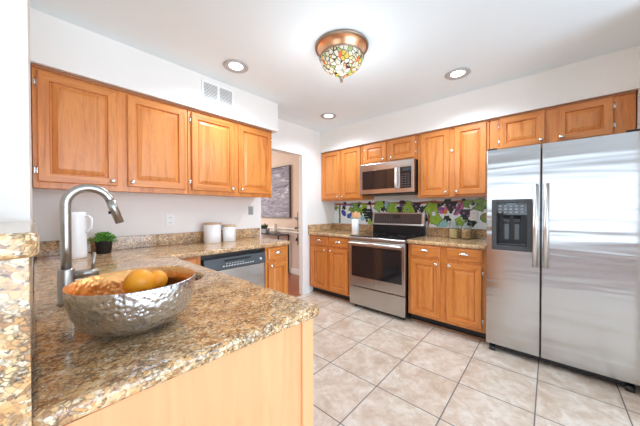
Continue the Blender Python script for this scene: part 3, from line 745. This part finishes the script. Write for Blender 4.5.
spoon('wooden_spatula', 'wooden spatula leaning to the right in the white crock', 'spatula', .014, .016, .35, .10, .285, .027, .08)

def glass():
    t = NT('clear_glass'); lw = t.n('ShaderNodeLayerWeight', i_Blend=.35); fr_ = t.n('ShaderNodeMath', operation='MULTIPLY'); t.link(lw.outputs['Facing'], fr_.inputs[0]); fr_.inputs[1].default_value = .38; gl = t.n('ShaderNodeBsdfGlossy', i_Roughness=.03); tr = t.n('ShaderNodeBsdfTransparent', i_Color=(.94, .97, .96, 1)); mx = t.n('ShaderNodeMixShader')
    t.link(fr_.outputs[0], mx.inputs[0]); t.link(tr.outputs[0], mx.inputs[1]); t.link(gl.outputs[0], mx.inputs[2])
    t.t.nodes.remove(t.b); t.link(mx.outputs[0], t.t.nodes['Material Output'].inputs['Surface']); return t.mat
GLASS = glass()
def food(name, c1, c2, sc):
    t = NT(name); v = t.coord(); vo = t.n('ShaderNodeTexVoronoi'); vo.inputs['Scale'].default_value = sc; t.link(v, vo.inputs['Vector'])
    t.set(Base_Color=t.ramp(vo.outputs['Distance'], [(.1, c1), (.6, c2)]), Roughness=.6); t.bump(vo.outputs['Distance'], .6, .004); return t.mat
def jar(x, y, r, h, fill, fm, label, fname, flabel, fcat):
    j = thing('glass_jar', label, 'jar', (x, y, .914), 0, 'glass storage jars on the back counter')
    MB().lathe([(0, 0), (r-.004, 0), (r, .004), (r, h-.012), (r-.008, h-.002), (r-.012, h-.002), (r-.0045, h-.014), (r-.003, .008), (0, .006)], n=36).build('body', GLASS, j)
    MB().lathe([(0, h-.0015), (r-.006, h-.0015), (r-.004, h+.004), (r-.006, h+.012), (.012, h+.014), (.012, h+.022), (.008, h+.026), (0, h+.026)], n=32).build('lid', GLASS, j)
    o = MB().lathe([(0, .0085), (r-.006, .0085), (r-.0055, .012), (r-.0055, fill-.006), (r-.012, fill), (0, fill+.004)], (0, 0, 0), n=32).build(fname, fm, None, loc=(x, y, .914))
    tag(o, flabel, fcat, kind='stuff')
jar(1.868, -.145, .052, .185, .105, food('pasta_yellow', srgb(248, 226, 178), srgb(222, 184, 126), 90), 'left glass jar of pale grain beside the mural', 'dried_grain', 'pale dried grain filling the left glass jar', 'grain')
jar(1.998, -.150, .054, .180, .108, food('mixed_nuts', srgb(246, 216, 168), srgb(184, 134, 88), 62), 'right glass jar of chunky nuts beside the mural', 'mixed_nuts', 'chunky tan nuts filling the right glass jar', 'nuts')

# ------------------------------------------------------------------ soffit vent
vt = thing('air_vent', 'white two-section air return grille on the left soffit', 'vent', (.3655, -2.20, 2.322), PI/2)
MB().box(-.155, .155, -.006, 0, -.088, .088).box(-.155, .155, -.010, -.006, .072, .088).box(-.155, .155, -.010, -.006, -.088, -.072).box(-.155, -.138, -.010, -.006, -.072, .072).box(.138, .155, -.010, -.006, -.072, .072).box(-.010, .010, -.010, -.006, -.072, .072).build('frame', WHITE, vt)
VB = plain('vent_shadow_grey', srgb(150, 150, 145), .8)
for s_ in (-1, 1):
    MB().box(min(s_*.010, s_*.138), max(s_*.010, s_*.138), -.0068, -.006, -.072, .072).build('backing', VB, vt)
    g = MB()
    for k in range(11): z = -.065+k*.013; g.box(min(s_*.010, s_*.138), max(s_*.010, s_*.138), -.0098, -.0069, z-.002, z+.002)
    g.build('louvres', WHITE, vt)

# ------------------------------------------------------------------ ceiling lights
def emis(name, col, st):
    t = NT(name); t.set(Base_Color=col, Emission_Color=col, Emission_Strength=st); return t.mat
LENS = emis('lit_lens', (1, .97, .92, 1), 5.0)
def downlight(x, y, label, power=46):
    o = thing('recessed_light', label, 'ceiling light', (x, y, H), 0, 'recessed ceiling lights')
    MB().lathe([(.056, -.0015), (.100, -.0015), (.102, -.005), (.096, -.010), (.086, -.011), (.060, -.004), (.056, -.0015)], n=48).build('trim_ring', plain('downlight_trim', srgb(176, 176, 176), .4), o)
    MB().lathe([(0, -.005), (.05, -.005), (.0555, -.003), (.0555, -.0015), (0, -.0015)], n=40).build('lens', LENS, o)
    l = bpy.data.lights.new('lamp_glow', 'SPOT'); l.energy = power; l.spot_size = math.radians(150); l.spot_blend = .8; l.shadow_soft_size = .06; l.color = (.84, .97, 1.12)
    lo = bpy.data.objects.new('lamp_glow', l); COL.objects.link(lo); lo.parent = o; lo.location = (0, 0, -.03)
downlight(.712, -2.215, 'recessed ceiling light above the left wall vent')
downlight(2.07, -.83, 'recessed ceiling light in front of the refrigerator cabinets')
downlight(.560, -.820, 'recessed ceiling light furthest away, near the doorway corner')

cf = thing('ceiling_lamp', 'copper flush-mount ceiling lamp with stained glass bowl', 'ceiling light', (1.522, -1.816, H))
COPPER = plain('copper_pan', (.80, .42, .22, 1), .3, 1); BRONZE = plain('bronze_ring', (.36, .27, .21, 1), .4, .8)
MB().lathe([(0, -.001), (.196, -.001), (.199, -.006), (.196, -.014), (.186, -.018), (.180, -.016)], n=64).build('ceiling_ring', BRONZE, cf)
MB().lathe([(.186, -.012), (.176, -.022), (.168, -.030), (.160, -.050), (.152, -.072), (.148, -.080)], n=64).build('pan', COPPER, cf)
def stained():
    t = NT('stained_glass'); v = t.coord((1, 1, 1))
    vo = t.n('ShaderNodeTexVoronoi', feature='DISTANCE_TO_EDGE'); vo.inputs['Scale'].default_value = 34; t.link(v, vo.inputs['Vector'])
    vc = t.n('ShaderNodeTexVoronoi', feature='F1'); vc.inputs['Scale'].default_value = 34; t.link(v, vc.inputs['Vector'])
    se = t.n('ShaderNodeSeparateColor'); t.link(vc.outputs['Color'], se.inputs[0])
    c = t.ramp(se.outputs[0], [(0, srgb(248, 244, 226)), (.30, srgb(244, 232, 180)), (.5, srgb(238, 208, 96)), (.62, srgb(240, 236, 214)), (.78, srgb(180, 196, 120)), (.88, srgb(222, 150, 110)), (.94, srgb(236, 240, 236))], 'CONSTANT')
    lead = t.ramp(vo.outputs['Distance'], [(.05, W_), (.08, K_)])
    c = t.mix(lead, c, srgb(70, 56, 40))
    t.set(Base_Color=t.mix(.6, c, K_), Roughness=.2, Emission_Color=c, Emission_Strength=.45); return t.mat
bowlp = [(.157, -.100), (.153, -.118), (.142, -.138), (.124, -.157), (.102, -.174), (.078, -.189), (.054, -.202), (.032, -.212), (.012, -.220)]
sh = MB().lathe([(.158, -.078), (.162, -.082), (.160, -.088)]+bowlp, n=64).build('glass_bowl', stained(), cf)
MB().lathe([(.150, -.076), (.164, -.074), (.168, -.080), (.164, -.087), (.158, -.088)], n=64).build('rim_band', BRONZE, cf)
MB().lathe([(.003, -.215), (.018, -.222), (.020, -.228), (.010, -.234), (.006, -.240), (.013, -.248), (.012, -.256), (.004, -.264), (0, -.268)], n=24).build('finial', BRONZE, cf)
RED = emis('amber_jewel', srgb(196, 92, 52), .35)
for k in range(6):
    a = -2.05+k*PI/3; rr = .135; zz = -.134
    c = Vector((rr*math.cos(a), rr*math.sin(a), zz)); nrm = Vector((math.cos(a)*.8, math.sin(a)*.8, -.6)).normalized()
    for sc_, mt, off, nm in ((1.2, BRONZE, .0, 'jewel_setting'), (1.0, RED, .004, 'jewel')):
        tdir = Vector((-math.sin(a), math.cos(a), 0)); u_ = nrm.cross(tdir); ctr = c+nrm*(off+.004)
        vs = []; fs = []
        for i, (q, h_) in enumerate(((1, 0), (.85, .003), (.5, .006), (.02, .007))):
            for j in range(20):
                b = 2*PI*j/20; vs.append(ctr+tdir*.018*sc_*q*math.cos(b)+u_*.028*sc_*q*math.sin(b)+nrm*(h_-.006))
        for i in range(3):
            for j in range(20): fs.append((i*20+j, i*20+(j+1) % 20, (i+1)*20+(j+1) % 20, (i+1)*20+j))
        MB().add(vs, fs, 0, True).build(nm, mt, cf)
l = bpy.data.lights.new('lamp_glow', 'POINT'); l.energy = 8; l.shadow_soft_size = .14; l.color = (.93, .97, 1.02)
lo = bpy.data.objects.new('lamp_glow', l); COL.objects.link(lo); lo.parent = cf; lo.location = (0, 0, -.46)

# ------------------------------------------------------------------ dining room seen through the doorway
def canvas():
    t = NT('abstract_canvas'); v = t.coord((1.2, 1, 5))
    n = t.noise(v, 2.2, 6, .6, 1.5)
    t.set(Base_Color=t.ramp(n, [(.3, srgb(84, 78, 92)), (.45, srgb(124, 116, 130)), (.58, srgb(150, 144, 156)), (.68, srgb(206, 204, 212)), (.8, srgb(120, 112, 126))]), Roughness=.6); return t.mat
pf = thing('framed_painting', 'large grey and violet abstract painting on the dining room wall', 'painting', (-1.75, -.003, 1.60))
MB().box(-.64, .64, -.028, 0, -.495, .505).build('canvas', canvas(), pf)
m = MB().box(-.66, -.64, -.038, 0, -.512, .522).box(.64, .66, -.038, 0, -.512, .522).box(-.64, .64, -.038, 0, .505, .522).box(-.64, .64, -.038, 0, -.512, -.495)
m.build('frame', plain('dark_frame', srgb(70, 60, 60), .5), pf)
tb = thing('console_table', 'thin black metal console table below the painting', 'table', (-1.62, -.19, 0))
MB().box(-.52, .505, -.11, .16, .755, .772).build('tabletop', BLACK, tb)
for x in (-.51, .495):
    for y in (-.10, .15): MB().box(x-.010, x+.010, y-.010, y+.010, 0, .755).build('leg', BLACK, tb)
vp = thing('potted_plant', 'dark green plant in a low grey planter on the console table', 'potted plant', (-1.70, -.2, .772))
MB().box(-.12, .12, -.05, .05, 0, .09).build('planter', plain('grey_planter', srgb(140, 138, 138), .5), vp, bevel=.006)
fo = MB(); random.seed(3)
for i in range(60):
    a = random.uniform(0, 6.28); el = random.uniform(.3, 1.4); L = random.uniform(.06, .13)
    c = Vector((random.uniform(-.08, .08), random.uniform(-.03, .03), .085)); d = Vector((math.cos(a)*math.cos(el), math.sin(a)*math.cos(el), math.sin(el))); s_ = d.orthogonal().normalized()*.011; up_ = d.cross(s_).normalized()*.004
    fo.add([c, c+d*L*.5-s_, c+d*L*.5+up_, c+d*L*.5+s_, c+d*L], [(0, 2, 1), (0, 3, 2), (1, 2, 4), (2, 3, 4)], 0, True)
fo.build('foliage', plain('dark_leaf', srgb(60, 84, 50), .5, var=.3), vp, weld=False)
cd = thing('pillar_candle', 'white pillar candle at the end of the console table', 'candle', (-1.335, -.2, .772))
MB().cyl((0, 0, 0), (0, 0, .20), .038).build('wax', plain('candle_wax', srgb(232, 220, 208), .5), cd); MB().cyl((0, 0, .2), (0, 0, .212), .002, n=8).build('wick', BLACK, cd)
hk = thing('wall_hooks', 'black leaf-shaped metal wall ornament just inside the doorway', 'wall ornament', (-.915, -.002, .9))
hm = MB().tube([(.03, -.02, -.32), (.035, -.02, 0), (.03, -.02, .3)], .005, 8)
hm.build('stem', BLACK, hk)
for z, a in ((-.18, 1.0), (.0, .1), (.17, -.3)):
    m = MB(); L = .085; pts = []
    for k in range(12):
        t_ = 2*PI*k/12; px_, pz_ = L*.5*math.cos(t_), .022*math.sin(t_); pts.append((.03-L*.5*math.cos(a)+px_*math.cos(a)-pz_*math.sin(a), z-L*.5*math.sin(a)+px_*math.sin(a)+pz_*math.cos(a)))
    m.prism(pts, 'y', -.022, -.017).build('leaf', BLACK, hk)
